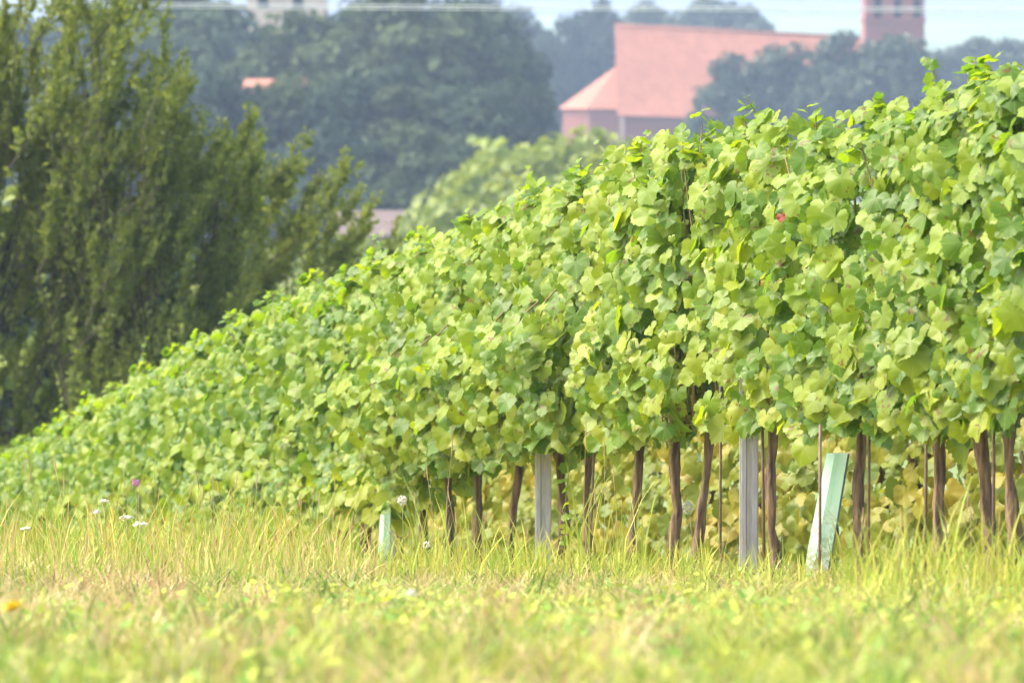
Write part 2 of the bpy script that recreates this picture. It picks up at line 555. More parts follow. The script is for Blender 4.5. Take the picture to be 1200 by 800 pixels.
def foliage_variant(seed, n=430, zlo=0.69, ztop=2.0, half=0.24, bulge=0.0, width=0.52):
    """leaves of one vine; local X along the row, Y to the open side, Z up"""
    rng = np.random.default_rng(seed)
    mb = MB()
    # canes
    canes = []
    for c in range(9):
        x0 = rng.uniform(-width, width)
        zt = ztop + rng.normal(-0.01, 0.085)
        t = np.linspace(0, 1, 7)
        y = rng.normal(0, 0.06) + rng.normal(0, 0.08) * t + (bulge * np.sin(np.pi * np.clip(t * 1.5, 0, 1)))
        pts = np.stack([x0 + rng.normal(0, 0.12) * t + 0.03 * np.sin(5 * t + c), y, 0.72 + (zt - 0.78) * t], 1)
        canes.append(pts)
    z = zlo + (ztop - zlo) * rng.beta(1.05, 1.0, n)
    x = rng.uniform(-width, width, n)
    sgn = np.where(rng.random(n) < 0.62, 1, -1)
    u = rng.random(n) ** 0.45
    hz_ = half * np.interp(z, [zlo, zlo + 0.2, 1.2, ztop - 0.25, ztop + 0.05], [0.75, 1.05, 1.0, 0.85, 0.35])
    lump = 1 + 0.28 * np.sin(x * 7 + seed) * np.sin(z * 6 + seed * 1.7)
    y = sgn * u * hz_ * lump
    y += bulge * rng.random(n) ** .4 * np.exp(-(np.maximum(1.28 - z, 0) / 0.55) ** 2) / (1 + np.exp((z - 1.28) / 0.03)) * (y > 0)
    # holes in the leaf wall where one looks into the dark inside
    keep = np.ones(n, bool)
    for _ in range(4):
        gx, gz, gr, gs = rng.uniform(-width, width), rng.uniform(zlo + .1, ztop - .15), rng.uniform(0.05, 0.10), rng.choice([1, 1, -1])
        keep &= ~((((x - gx) / 1.6) ** 2 + (z - gz) ** 2 < gr * gr) & (y * gs > 0.02))
    x, y, z, sgn = x[keep], y[keep], z[keep], sgn[keep]
    n = len(x)
    top = np.clip((z - (ztop - 0.3)) / 0.3, 0, 1)
    pos = np.stack([x, y, z + rng.normal(0, 0.03, n)], 1)
    nr = np.stack([-0.60 + rng.normal(0, 0.42, n), sgn * (0.75 - 0.3 * top) + rng.normal(0, 0.32, n), 0.36 + 0.45 * top + rng.normal(0, 0.27, n)], 1)
    tip = np.stack([rng.normal(0, 0.45, n), sgn * 0.25 + rng.normal(0, 0.25, n), -1 + rng.normal(0, 0.35, n)], 1)
    size = np.clip(rng.normal(0.099, 0.033, n), 0.04, 0.17) * (1 - 0.28 * top)
    add_vine_leaves(mb, pos, nr, tip, size, rng)
    # young tips above the hedge line
    P_, N_, T_, S_ = [], [], [], []
    for pts in canes:
        if rng.random() < 0.8:
            L = rng.uniform(0.03, 0.13)
            for q in np.linspace(-0.5, 1, 8):
                P_.append(pts[-1] + [rng.normal(0, 0.03), rng.normal(0, 0.03), q * L - 0.04])
                N_.append([rng.normal(0, 0.5), rng.normal(0.2, 0.5), 0.9])
                T_.append([rng.normal(0, 1), rng.normal(0, 1), -0.2])
                S_.append((0.095 - 0.045 * q) * rng.uniform(.8, 1.2))
    if P_:
        add_vine_leaves(mb, np.array(P_), np.array(N_), np.array(T_), np.array(S_), rng)
    leaves = mb.mesh("foliage", M_VINE, use_uv=True)
    cb = MB()
    for pts in canes:
        tube(cb, pts, np.linspace(0.006, 0.0028, len(pts)), 5)
    return leaves, cb.mesh("canes", M_CANE)


FOL = [foliage_variant(11 + k, bulge=0.0, n=860) for k in range(9)]
FOLF = [foliage_variant(91 + k, n=600, zlo=0.50) for k in range(5)]
FOLB = [foliage_variant(41 + k, bulge=0.34, n=1050) for k in range(3)]


# ------------------------------------------------------------------ grapes
def ico(mb, c, r):
    t = (1 + 5 ** 0.5) / 2
    v = unit(np.array([(-1, t, 0), (1, t, 0), (-1, -t, 0), (1, -t, 0), (0, -1, t), (0, 1, t), (0, -1, -t), (0, 1, -t), (t, 0, -1), (t, 0, 1), (-t, 0, -1), (-t, 0, 1)], float))
    f = np.array([(0, 11, 5), (0, 5, 1), (0, 1, 7), (0, 7, 10), (0, 10, 11), (1, 5, 9), (5, 11, 4), (11, 10, 2), (10, 7, 6), (7, 1, 8), (3, 9, 4), (3, 4, 2), (3, 2, 6), (3, 6, 8), (3, 8, 9), (4, 9, 5), (2, 4, 11), (6, 2, 10), (8, 6, 7), (9, 8, 1)])
    mb.add(np.asarray(c) + v * np.asarray(r), f)


def grape_mesh(seed):
    rng = np.random.default_rng(seed)
    mb = MB()
    tube(mb, [(0, 0, 0.06), (0.004, 0, -0.02), (0, 0, -0.13)], 0.006, 5)
    for k in range(75):
        q = rng.random()
        rr = 0.036 * (1 - q * 0.75)
        th = rng.uniform(0, 6.28)
        ico(mb, (rr * math.cos(th), rr * math.sin(th), -0.13 * q), 0.0082 * rng.uniform(0.85, 1.1))
    return mb.mesh("grape_cluster", M_GRAPE)


GRAPES = [grape_mesh(s) for s in range(3)]

# ------------------------------------------------------------------ the vine rows
ROW_B = 0.1676


def row_point(t, off=0.0):
    """point on the front row at post number t; off = metres to the open side"""
    d = 24.5 * (1 + ROW_B * t)
    px = -813 + 1693 / (1 + ROW_B * t)
    x, y = (px - 600) * d / F, d
    return np.array([x - 0.978 * off, y - 0.2077 * off])


ROW_RZ = math.atan2(0.978, -0.2077)


def t_of(px):
    return (1693 / (px + 813) - 1) / ROW_B


def trunk_mesh(rng, lean_x, lean_y, r=0.030, h=0.78):
    mb = MB()
    t = np.linspace(0, 1, 9)
    tf = np.linspace(0, 1, 25)
    w = np.cumsum(rng.normal(0, 0.0065, (9, 2)), 0)
    ph = rng.uniform(0, 6.28)
    pts = np.stack([lean_x * t + w[:, 0], lean_y * t + w[:, 1] + 0.022 * (np.sin(4.4 * t + ph) - math.sin(ph)) * (1 - .6 * t), h * t - 0.05], 1)
    rad = r * (1.3 - 0.45 * t + 0.14 * np.sin(t * 11 + rng.uniform(0, 6)) + rng.normal(0, 0.07, 9))
    rad[-2:] *= 1.25
    fine = np.stack([np.interp(tf, t, pts[:, c]) for c in range(3)], 1)
    tube(mb, fine, np.interp(tf, t, rad), 14)
    # ridged, twisting bark with lifted strips
    v0 = mb.v[0].reshape(25, 14, 3)
    ctr = v0.mean(1, keepdims=True)
    an = np.arange(14)[None, :] / 14 * 6.283 + tf[:, None] * rng.uniform(1, 3)
    rid = 1 + 0.16 * np.sin(an * 4 + rng.uniform(0, 6)) + 0.10 * np.sin(an * 7 + tf[:, None] * 9) + rng.normal(0, 0.05, (25, 14))
    mb.v[0] = (ctr + (v0 - ctr) * rid[..., None]).reshape(-1, 3)
    head = pts[-1]
    # the two cordon arms leaving the head along the wire
    for s in (-1, 1):
        q = np.linspace(0, 1, 5)
        tube(mb, np.stack([head[0] + s * 0.42 * q, head[1] * (1 - q), head[2] + 0.03 * np.sin(q * 3)], 1), r * 0.55 * (1 - 0.5 * q), 6)
    V_ = mb.v[0]
    V_ += rng.normal(0, 0.0008, V_.shape)
    return mb.mesh("trunk", M_BARK)


vrng = np.random.default_rng(5)
# base pixel, top pixel of each trunk in view, radius, and what tells it apart
VINES = [
    (1240, 1238, 0.030, None), (1196, 1192, 0.030, "grapevine at the right picture edge, its trunk hidden in tall grass"),
    (1155, 1146, 0.034, "grapevine with a stout dark upright trunk, rod close behind, at the near end"),
    (1120, 1092, 0.032, "grapevine whose dark trunk leans left, beside a thin rod, at the near end"),
    (1012, 1008, 0.028, "grapevine with a thin upright trunk just right of the green tree guard"),
    (915, 901, 0.026, "grapevine with slim pale-footed trunk leaning against the large zinc post"),
    (810, 838, 0.026, "grapevine whose slim trunk leans right, just left of the large zinc post"),
    (785, 796, 0.030, "grapevine with thick pale-barked trunk, second left of the large zinc post"),
    (742, 743, 0.027, "grapevine with straight dark trunk standing alone between the two nearer posts"),
    (700, 703, 0.024, "grapevine with a low leafy side shoot hanging down its trunk"),
    (650, 651, 0.034, "grapevine with thick trunk pressed against the right side of the middle post"),
    (603, 609, 0.028, "grapevine with slanting trunk just left of the middle post"),
    (568, 569, 0.028, "grapevine with short visible trunk stump between middle and far posts"),
    (521, 523, 0.030, "grapevine, right one of the twin dark trunks beyond the middle post"),
    (503, 503, 0.030, "grapevine, left one of the twin dark trunks beyond the middle post"),
    (464, 465, 0.028, "grapevine with dark trunk touching the far pale post"),
]
t_far = 2.15
far_ts = []
while t_far < 7.3:
    far_ts.append(t_far)
    t_far += 0.195

fi = 0
vine_objs = []


def make_vine(x, y, z, label, group, leaves, canes, lean, r, sx=1.0, sz=1.0, tilt=0.0, trunk=True, rz=None):
    v = thing("grapevine", (x, y, z), label, "grapevine", group, ROW_RZ if rz is None else rz)
    if trunk:
        link("trunk", trunk_mesh(vrng, lean[0], lean[1], r), v)
    f = link("foliage", leaves, v)
    f.scale = (sx, 1.0, sz)
    f.rotation_euler = (0, tilt, 0)
    if canes is not None:
        c = link("canes", canes, v)
        c.scale = (sx, 1.0, sz)
        c.rotation_euler = (0, tilt, 0)
    return v


def crest(t):
    # how high the hedge was trimmed at each place along the row
    return float(np.interp(t, [-1.2, -0.95, -0.4, 0, 0.5, 1, 1.4, 2, 2.5, 3.5, 5, 7], [.95, .95, .945, 1.01, .98, .97, .95, .955, .96, .96, .945, .93]))


def pick(k):
    return FOL[(k * 4 + k // 9) % len(FOL)]


for k, (pb, pt, r, label) in enumerate(VINES):
    t = t_of(pb)
    x, y = row_point(t)
    d = y
    leanpx = (pt - pb) / F * d
    # screen-sideways lean, mostly across the row with some along it
    lean = (-leanpx * 0.2, -leanpx * 0.96)
    if label is None:
        label = "grapevine at the near end of the row, mostly beyond the right picture edge"
    lv, cn = FOLB[k % 3] if k in (9, 10, 11, 12, 13) else (FOLF[k % 5] if k >= 12 else pick(k))
    v = make_vine(x, y, float(zg(y)) - 0.02, label, "vines of the front row", lv, cn, lean, r * 0.68, 1.0, crest(t) + vrng.normal(0, 0.008), tilt=0.12)
    vine_objs.append((v, y))
for k, t in enumerate(far_ts):
    x, y = row_point(t)
    lv, cn = FOLF[(k * 2 + k // 5) % 5]
    v = make_vine(x, y, float(zg(y)) - 0.02, "grapevine of the far row end, leafy top above the grass brow, trunk hidden", "vines of the front row whose trunks the grass brow hides",
                  lv, cn, (0, 0), 0.03, 1.0, crest(t) + vrng.normal(0, 0.008), tilt=0.12)
    vine_objs.append((v, y))

# grape bunches under the leaves of the nearer vines
for k, (v, y) in enumerate(vine_objs[:15]):
    for q in range(2 if k in (0, 3, 4, 6) else 1):
        g_ = link("grape_cluster", GRAPES[(k + q) % 3], v)
        g_.location = (vrng.uniform(-0.4, 0.4), vrng.uniform(0.06, 0.20), vrng.uniform(0.76, 1.0))
        g_.scale = (1, 1, vrng.uniform(0.9, 1.3))
        g_.rotation_euler = (0, 0, vrng.uniform(0, 6))

# a second row behind, seen between the trunks, leafy nearly to the ground
FOL2 = [foliage_variant(71 + k, n=430, zlo=0.12, ztop=1.9, half=0.26)[0] for k in range(4)]
for me in FOL2:
    me.materials.clear()
    me.materials.append(M_VINE_FAR)
d2 = 25.5
k = 0
while d2 < 47:
    x = 1.03 - 0.2122 * (d2 - 24.5) + 2.05
    v = make_vine(x, d2, float(zg(d2)), "yellowing grapevine of the second row, glimpsed between the front trunks", "vines of the second row",
                  FOL2[k % 4], None, (vrng.normal(0, .05), vrng.normal(0, .05)), 0.03, tilt=0.12)
    d2 += 0.88
    k += 1


# long shoots standing clear of the hedge line
def add_shoot(v, pts, n, seed, s0=0.10, s1=0.035):
    rng = np.random.default_rng(seed)
    pts = np.asarray(pts, float)
    tt = np.linspace(0, len(pts) - 1, 12)
    fine = np.stack([np.interp(tt, np.arange(len(pts)), pts[:, c]) for c in range(3)], 1)
    sb = MB()
    tube(sb, fine, np.linspace(0.004, 0.0015, 12), 5)
    so = sb.build("shoot", M_SHOOT, v)
    lb = MB()
    q = np.linspace(0.02, 1, n)
    pos = np.stack([np.interp(q * 11, np.arange(12), fine[:, c]) for c in range(3)], 1) + rng.normal(0, 0.02, (n, 3)) * (1.1 - q)[:, None]
    nr = np.stack([rng.normal(-0.3, .5, n), rng.normal(0.4, .5, n), rng.normal(0.7, .4, n)], 1)
    tp = np.stack([rng.normal(0, 1, n), rng.normal(0, 1, n), rng.normal(-0.4, .4, n)], 1)
    add_vine_leaves(lb, pos, nr, tp, s0 + (s1 - s0) * q, rng)
    lb.build("leaves", M_VINE, so, use_uv=True)


def vine_near(px):
    return min(vine_objs, key=lambda w: abs(-813 + 1693 / (1 + ROW_B * ((w[1] / 24.5 - 1) / ROW_B)) - px))[0]


add_shoot(vine_near(895), [(0, .05, 1.75), (0.05, .1, 2.0), (0.03, .14, 2.07)], 6, 1)
add_shoot(vine_near(640), [(0, .05, 1.75), (-0.05, .1, 2.0), (0.04, .13, 2.1)], 7, 2)
add_shoot(vine_near(725), [(0, .05, 1.75), (-0.05, .1, 1.98), (0.06, .16, 2.08)], 6, 3, 0.14)
add_shoot(vine_near(180), [(0, .05, 1.75), (-0.05, .08, 2.02), (0.0, .0, 2.25)], 9, 4, .07)
add_shoot(vine_near(85), [(0, .05, 1.75), (-0.05, .1, 2.05), (0.0, .14, 2.3)], 9, 5, .07, .02)
add_shoot(vine_near(120), [(0, .05, 1.75), (-0.05, .1, 2.0), (0.0, .1, 2.12)], 7, 9, .08)
add_shoot(vine_near(462), [(0, .05, 1.75), (-0.05, .1, 2.0), (0.04, .12, 2.08)], 7, 6)
add_shoot(vine_near(1110), [(0, .05, 1.75), (-0.05, .1, 2.0), (0.04, .12, 2.03)], 6, 7)
add_shoot(vine_near(700), [(0, .12, 0.75), (-0.05, .16, 0.5), (0.0, .17, 0.22)], 10, 8, 0.07, .06)
add_shoot(vine_near(560), [(0, .2, 1.15), (-.1, .45, 1.12), (-.1, .62, 1.12), (-.1, .8, 1.04)], 16, 10, 0.10, .06)
add_shoot(vine_near(640), [(0, .2, 1.15), (-.1, .4, 1.2), (-.1, .55, 1.18), (-.1, .7, 1.1)], 14, 12, 0.11, .07)
rl = MB()
add_vine_leaves(rl, np.array([[0, 0, 0.0]]), np.array([[-0.7, .6, .3]]), np.array([[0, 0, -1.0]]), np.array([0.042]), np.random.default_rng(1))
vr = vine_near(1012)
ro = rl.build("red_leaf", M_RED, vr, use_uv=True)
ro['label'] = "small red leaf among the green ones"
ro.location = (0, 0.34, 1.50)

# posts, rods, wires, guards
def row_at_px(px, off=0.0):
    p_ = px
    for _ in range(12):
        x, y = row_point(t_of(p_), off)
        p_ += px - (600 + x / y * F)
    return x, y, float(zg(y))


def post(px, off, label, h=1.45, w=0.067):
    x, y, z = row_at_px(px, off)
    o = thing("trellis_post", (x, y, z), label, "post", "zinc trellis posts", math.radians(4))
    dp = 0.04
    # rolled C profile with a groove down the face
    hw = w / 2
    prof = np.array([(-hw, dp), (-hw, 0), (-hw * .45, 0), (-hw * .30, .010), (hw * .30, .010), (hw * .45, 0), (hw, 0), (hw, dp), (hw * .6, dp), (hw * .6, dp - .003),
                     (hw - .003, dp - .003), (hw - .003, .003), (hw * .45, .003), (hw * .30, .013), (-hw * .30, .013), (-hw * .45, .003), (-hw + .003, .003), (-hw + .003, dp - .003), (-hw * .6, dp - .003), (-hw * .6, dp)])
    n = len(prof)
    zs = (-0.3, h)
    V_ = np.concatenate([np.hstack([prof, np.full((n, 1), zz)]) for zz in zs])
    q = np.array([(i, (i + 1) % n, n + (i + 1) % n, n + i) for i in range(n)])
    m_ = MB()
    m_.add(V_, [q])
    m_.build("profile", M_ZINC, o, smooth=False)
    for sg in (-1, 1):
        hk = MB()
        for k in range(int(h / 0.12)):
            box(hk, (sg * (hw + 0.003), 0.02, 0.06 + 0.12 * k), (0.006, 0.016, 0.1195))
        box(hk, (sg * (hw + 0.0015), 0.02, h / 2), (0.003, 0.008, h))
        hk.build("edge_flange", M_ZINC, o, smooth=False)
    return o


post(879, 0.10, "wide grey zinc post, nearest of the trellis posts in the front row")
post(637, 0.12, "grey zinc post with a thick vine trunk against its right side", w=0.067)
post(455, 0.12, "pale farthest zinc post sunk in grass beside a small pale guard", w=0.067)


def rod(px0, px1, off, label, h=0.95, r=0.006):
    x, y, z = row_at_px(px0, off)
    dx = (px1 - px0) / F * y
    m_ = MB()
    tube(m_, [(0, 0, -0.1), (dx * .5, 0, h * .5), (dx, 0, h)], r, 7)
    o = m_.build("training_rod", M_STAKE)
    o.location = (x, y, z)
    tag(o, label, "stake", "thin training rods beside the vines")


rod(962, 962, 0.30, "thin dark rod standing in front of the green tree guard", .64)
rod(845, 845, 0.1, "thin rod just left of the large zinc post, behind a leaning trunk")
rod(897, 893, 0.05, "thin rod between the large zinc post and the slim leaning trunk", .9, .007)
rod(1019, 1020, 0.02, "thin rod just right of the upright trunk beyond the tree guard")
rod(1086, 1087, 0.12, "thin rod left of the leaning dark trunk at the near end")
rod(1166, 1166, 0.05, "thin rod right of the stout dark trunk, nearest the right picture edge")
rod(690, 700, 0.12, "thin rod beside the vine with a low hanging leafy shoot")
rod(519, 528, 0.2, "short pale slanting rod left of the middle post", .75)


def guard(px, off, lean, h, w, label):
    x, y, z = row_at_px(px, off)
    o = thing("tree_guard", (x, y, z), label, "tree guard")
    m_ = MB()
    # a folded plastic sleeve, open at the top
    prof = np.array([(-w / 2, 0.0), (-w * .12, -0.016), (w * .08, -0.004), (w * .5, -0.010), (w * .44, 0.022), (-w * .40, 0.028)])
    zs = np.linspace(-0.05, h, 6)
    V_ = np.concatenate([np.hstack([prof * (1 + 0.06 * math.sin(zz * 9)) + [lean * zz / h, 0], np.full((6, 1), zz)]) for zz in zs])
    q = np.array([(i * 6 + k, i * 6 + (k + 1) % 6, i * 6 + 6 + (k + 1) % 6, i * 6 + 6 + k) for i in range(5) for k in range(6)])
    m_.add(V_, q)
    m_.build("sleeve", M_GUARD, o, smooth=False)
    e_ = MB()
    tube(e_, [(w * .5 + 0.002, 0, -0.05), (w * .5 + lean + 0.002, 0, h)], 0.0045, 6)
    e_.build("fold_edge", M_GUARD_EDGE, o)
    return o


guard(954, 0.20, 0.095, 0.53, 0.090, "pale green plastic tree guard leaning right behind a thin rod")
guard(447, 0.2, 0.02, 0.44, 0.06, "small bleached tree guard standing against the farthest post")

for zz, off, lb in ((0.70, 0.03, "lowest trellis wire, tied to the cordons below the leaves"), (1.62, 0.0, "top trellis wire running inside the row's crest")):
    m_ = MB()
    pts = []
    for t in np.arange(-1.6, 7.4, 0.2):
        x, y = row_point(t, off)
        pts.append((x, y, float(zg(y)) + zz))
    tube(m_, pts, 0.002, 5)
    tag(m_.build("trellis_wire", M_WIRE), lb, "wire", "trellis wires")


# ------------------------------------------------------------------ grass and weeds
def noise2(x, y, seed=0):
    r = np.random.default_rng(seed)
    s = np.zeros_like(x)
    for k in range(6):
        a_ = r.uniform(0, 6.28)
        f_ = 0.6 * 1.7 ** k
        s += np.sin((x * math.cos(a_) + y * math.sin(a_)) * f_ + r.uniform(0, 6.28)) / (1 + 0.5 * k)
    return s / 2.2


def blade_cols(x, y, rng, n, px):
    straw = np.array([0.46, 0.36, 0.15])
    pinkish = np.array([0.40, 0.25, 0.14])
    yel = np.array([0.38, 0.38, 0.07])
    green = np.array([0.17, 0.27, 0.05])
    w_straw = np.clip(0.30 + 0.3 * noise2(x, y, 1) + 0.35 * np.exp(-((y - 21) / 4.5) ** 2) * np.clip(1 - px / 620, 0, 1) * 1.6, 0.05, .9)
    w_green = np.clip(0.28 + 0.4 * noise2(x, y, 2) + 0.5 * np.clip((12.5 - y) / 3, 0, 1), 0.04, 0.85)
    u_, v_ = rng.random(n), rng.random(n)
    c = np.where((v_ < w_green)[:, None], green, yel)
    s_ = np.where((rng.random(n) < 0.35 * np.clip(1.4 - px / 500, 0.2, 1))[:, None], pinkish, straw)
    c = np.where((u_ < w_straw)[:, None], s_, c)
    return c * rng.uniform(0.75, 1.3, (n, 1))


def grass_blades(mb, x, y, z, h, w, rng, col, bend=0.5):
    n = len(x)
    az = rng.uniform(0, 6.283, n)
    d = np.stack([np.cos(az), np.sin(az), np.zeros(n)], 1)
    sd_ = np.stack([-np.sin(az), np.cos(az), np.zeros(n)], 1)
    tw = rng.uniform(0, 6.283, n)
    sd_ = sd_ * np.cos(tw)[:, None] + d * np.sin(tw)[:, None]
    b_ = bend * rng.uniform(0.2, 1.4, n)
    base = np.stack([x, y, z], 1)
    lv = []
    for q, ww in ((0, .8), (0.4, 1.0), (0.75, .7), (1.0, 0.08)):
        c = base + d * (b_ * h * q * q)[:, None] + np.array([0, 0, 1.0]) * (h * q * (1 - 0.25 * b_ * q))[:, None]
        lv.append(c - sd_ * (w * ww / 2)[:, None])
        lv.append(c + sd_ * (w * ww / 2)[:, None])
    V_ = np.stack(lv, 1).reshape(-1, 3)
    o = (np.arange(n) * 8)[:, None, None]
    f = (np.array([(0, 1, 3, 2), (2, 3, 5, 4), (4, 5, 7, 6)])[None] + o).reshape(-1, 4)
    mb.add(V_, f, col=np.repeat(col, 8, axis=0))


grng = np.random.default_rng(3)
gb = MB()
nc_ = 9000
PAL = np.array([(0.43, 0.34, 0.15), (0.36, 0.225, 0.125), (0.34, 0.37, 0.07), (0.19, 0.30, 0.05), (0.085, 0.145, 0.025), (0.52, 0.45, 0.24)])
cyy = 7 + 27 * grng.random(nc_) ** 0.75
cxx = grng.uniform(-1, 1, nc_) * (0.6 + 0.105 * cyy)
cpx = 600 + cxx / cyy * F
lf = np.clip(1 - cpx / 650, 0, 1)
mid = np.exp(-((cyy - 19) / 4.0) ** 2)
nz_ = noise2(cxx * 1.5, cyy * .8, 1)
wts = np.stack([0.7 + 0.4 * nz_ + 1.9 * np.clip(lf + .25, 0, 1) * mid, 0.12 + 1.1 * lf * mid + 0.2 * nz_, 1.5 - 0.5 * nz_ - .8 * lf * mid, 0.55 + 0.5 * noise2(cxx, cyy, 2) + 0.8 * np.clip((14 - cyy) / 3, 0, 1.3) * (lf + np.clip((cpx - 900) / 300, 0, 1)),
                0.42 + 0 * nz_, 0.25 + 0.2 * nz_ + .4 * lf * mid], 1)
wts = np.clip(wts, 0.02, None)
cum = np.cumsum(wts / wts.sum(1, keepdims=True), 1)
ck = (grng.random(nc_)[:, None] > cum).sum(1)
ccol = PAL[ck] * grng.uniform(0.75, 1.25, (nc_, 1))
chh = np.clip(grng.normal(0.075, 0.028, nc_), 0.03, 0.17) * (1 + 0.35 * noise2(cxx, cyy, 4))
per = 13
x = np.repeat(cxx, per) + grng.normal(0, 0.022, nc_ * per)
y = np.repeat(cyy, per) + grng.normal(0, 0.03, nc_ * per)
h = np.repeat(chh, per) * grng.uniform(0.5, 1.35, nc_ * per)
col = np.repeat(ccol, per, axis=0) * grng.uniform(0.8, 1.2, (nc_ * per, 1))
keep = x < (1.03 - 0.2122 * (y - 24.5)) + 1.6
x, y, h, col = x[keep], y[keep], h[keep], col[keep]
n = len(x)
grass_blades(gb, x, y, zg(y), np.maximum(h, .02), grng.uniform(0.003, 0.0075, n), grng, col, 0.85)
go = gb.build("meadow_grass", M_GRASS, use_col=True, smooth=True)
go['kind'] = 'stuff'
go['label'] = "short dry yellow and green meadow grass in front of the vines"

# broad low weeds (clover and plantain) among the grass
wb = MB()
n = 11000
y = 7 + 18 * grng.random(n) ** 1.2
x = grng.uniform(-1, 1, n) * (0.6 + 0.105 * y)
keep = (noise2(x * 1.4, y, 9) + 0.35 * np.clip((600 + x / y * F - 500) / 500, -1, 1) + grng.normal(0, .35, n) - 0.06 * (y - 12) > 0.1) & (x < (1.03 - 0.2122 * (y - 24.5)) - 0.1)
x, y = x[keep], y[keep]
n = len(x)
zc = zg(y) + grng.uniform(0.02, 0.085, n)
c0 = np.stack([x, y, zc], 1)
az = grng.uniform(0, 6.28, n)
nr = unit(np.stack([grng.normal(0, .5, n), grng.normal(-0.2, .5, n), np.ones(n)], 1))
e1 = unit(np.cross(nr, np.stack([np.cos(az), np.sin(az), np.zeros(n)], 1)))
e2 = np.cross(nr, e1)
r_ = grng.uniform(0.006, 0.016, n)
ang = np.linspace(0, 6.283, 7, endpoint=False)
V_ = (c0[:, None] + r_[:, None, None] * (np.cos(ang)[None, :, None] * e1[:, None] * 1.25 + np.sin(ang)[None, :, None] * e2[:, None] * .8)).reshape(-1, 3)
cc = np.where((grng.random(n) < .55)[:, None], np.array([0.33, 0.38, 0.05]), np.array([0.19, 0.31, 0.05])) * grng.uniform(.7, 1.25, (n, 1))
wb.add(V_, (np.arange(n)[:, None] * 7 + np.arange(7)), col=np.repeat(cc, 7, axis=0))
wo = wb.build("meadow_weeds", M_GRASS, use_col=True)
wo['kind'] = 'stuff'
wo['label'] = "low broad-leaved weeds spread through the meadow grass"

# tall grass along the row foot
tb = MB()
for (p0, p1, d0, d1, cnt, hm_, hs) in ((990, 1230, 16.5, 20.5, 520, 0.22, 0.09), (820, 1010, 21, 23.6, 260, 0.13, 0.05), (620, 830, 22, 25.5, 480, 0.15, 0.05), (480, 560, 23, 26, 48, 0.38, 0.12),
                                      (225, 300, 22, 25, 70, 0.30, 0.09), (380, 640, 22, 26, 600, 0.17, 0.075), (-30, 420, 20.5, 25, 1150, 0.18, 0.085), (660, 760, 23, 25, 40, .42, .1), (-40, 400, 25.5, 29, 900, .36, .10)):
    pxs = grng.uniform(p0, p1, cnt)
    ds = grng.uniform(d0, d1, cnt)
    x = (pxs - 600) / F * ds
    h = np.clip(grng.normal(hm_, hs, cnt), 0.08, 0.7)
    c = np.where((grng.random(cnt) < 0.5)[:, None], np.where((pxs < 450)[:, None], np.array([0.46, 0.36, 0.07]) if d0 > 25 else np.array([0.50, 0.41, 0.15]), np.array([0.42, 0.41, 0.07])), np.array([0.26, 0.35, 0.045])) * grng.uniform(.8, 1.25, (cnt, 1))
    grass_blades(tb, x, ds, zg(ds) - 0.01, h, grng.uniform(0.004, 0.008, cnt), grng, c, 0.45)
    m_ = max(4, cnt // 36)      # flowering stalks with seed heads
    pxs = grng.uniform(p0, p1, m_)
    ds = grng.uniform(d0, d1, m_)
    for i in range(m_):
        hh = hm_ * grng.uniform(0.8, 1.6)
        b0 = np.array([(pxs[i] - 600) / F * ds[i], ds[i], float(zg(ds[i]))])
        lean = np.array([grng.normal(0, .12), grng.normal(0, .1), 0]) * hh
        cst = np.array([0.50, 0.42, 0.22]) * grng.uniform(.8, 1.15)
        tube(tb, [b0, b0 + lean * .4 + [0, 0, hh * .6], b0 + lean + [0, 0, hh]], [0.0013, 0.0012, 0.001], 3, col=cst, closed=False)
        tube(tb, [b0 + lean * .92 + [0, 0, hh * .93], b0 + lean * 1.0 + [0, 0, hh * .99], b0 + lean * 1.1 + [0, 0, hh * 1.12]], [0.001, 0.0030, 0.001], 4, col=cst * [1, .85, .9], closed=False)
to = tb.build("tall_grass", M_GRASS, use_col=True)
to['kind'] = 'stuff'
to['label'] = "taller grass and seed stalks along the foot of the vine row"


# flowers, each a thing
def on_ground(px, d):
    return (px - 600) / F * d, d, float(zg(d))


def flower(kind, px, py, d, size, mat, label, cat="flower", group=None):
    x, y, z = on_ground(px, d)
    top = P(px, py, d)
    h = max(0.03, top.z - z)
    o = thing(kind, (x, y, z), label, cat, group)
    m_ = MB()
    tube(m_, [(0, 0, 0), (0.006, 0, h * .5), (0, 0, h)], 0.0016, 5)
    m_.build("stem", M_STEM, o)
    m_ = MB()
    rng = np.random.default_rng(int(px))
    if kind == "yarrow":
        for q in range(46):
            r0, th = size / 2 * rng.random() ** .5, rng.uniform(0, 6.28)
            ico(m_, (r0 * math.cos(th), r0 * math.sin(th), h + 0.006 - 9 * r0 * r0 + rng.normal(0, .003)), (0.0042, 0.0042, 0.003))
        m_.build("flower_head", mat, o)
    elif kind in ("clover_flower", "thistle_flower"):
        for q in range(70):
            v_ = unit(rng.normal(0, 1, 3)) * size / 2 * rng.uniform(.7, 1)
            v_[2] *= 1.1
            ico(m_, v_ + [0, 0, h], (size * .09,) * 3)
        m_.build("flower_head", mat, o)
    else:
        for q in range(110):
            th = q * 2.4
            el_ = -0.1 + 1.55 * (q / 110)
            dr = np.array([math.cos(th) * math.cos(el_), math.sin(th) * math.cos(el_), math.sin(el_) * .8])
            sd_ = np.array([-math.sin(th), math.cos(th), 0]) * size * .07
            L = size / 2 * (1 - .2 * q / 110)
            b0 = np.array([0, 0, h])
            m_.add([b0 - sd_, b0 + sd_, b0 + dr * L + sd_ * 1.2, b0 + dr * L - sd_ * 1.2], np.array([(0, 1, 2, 3)]))
        m_.build("flower_head", mat, o)
    return o


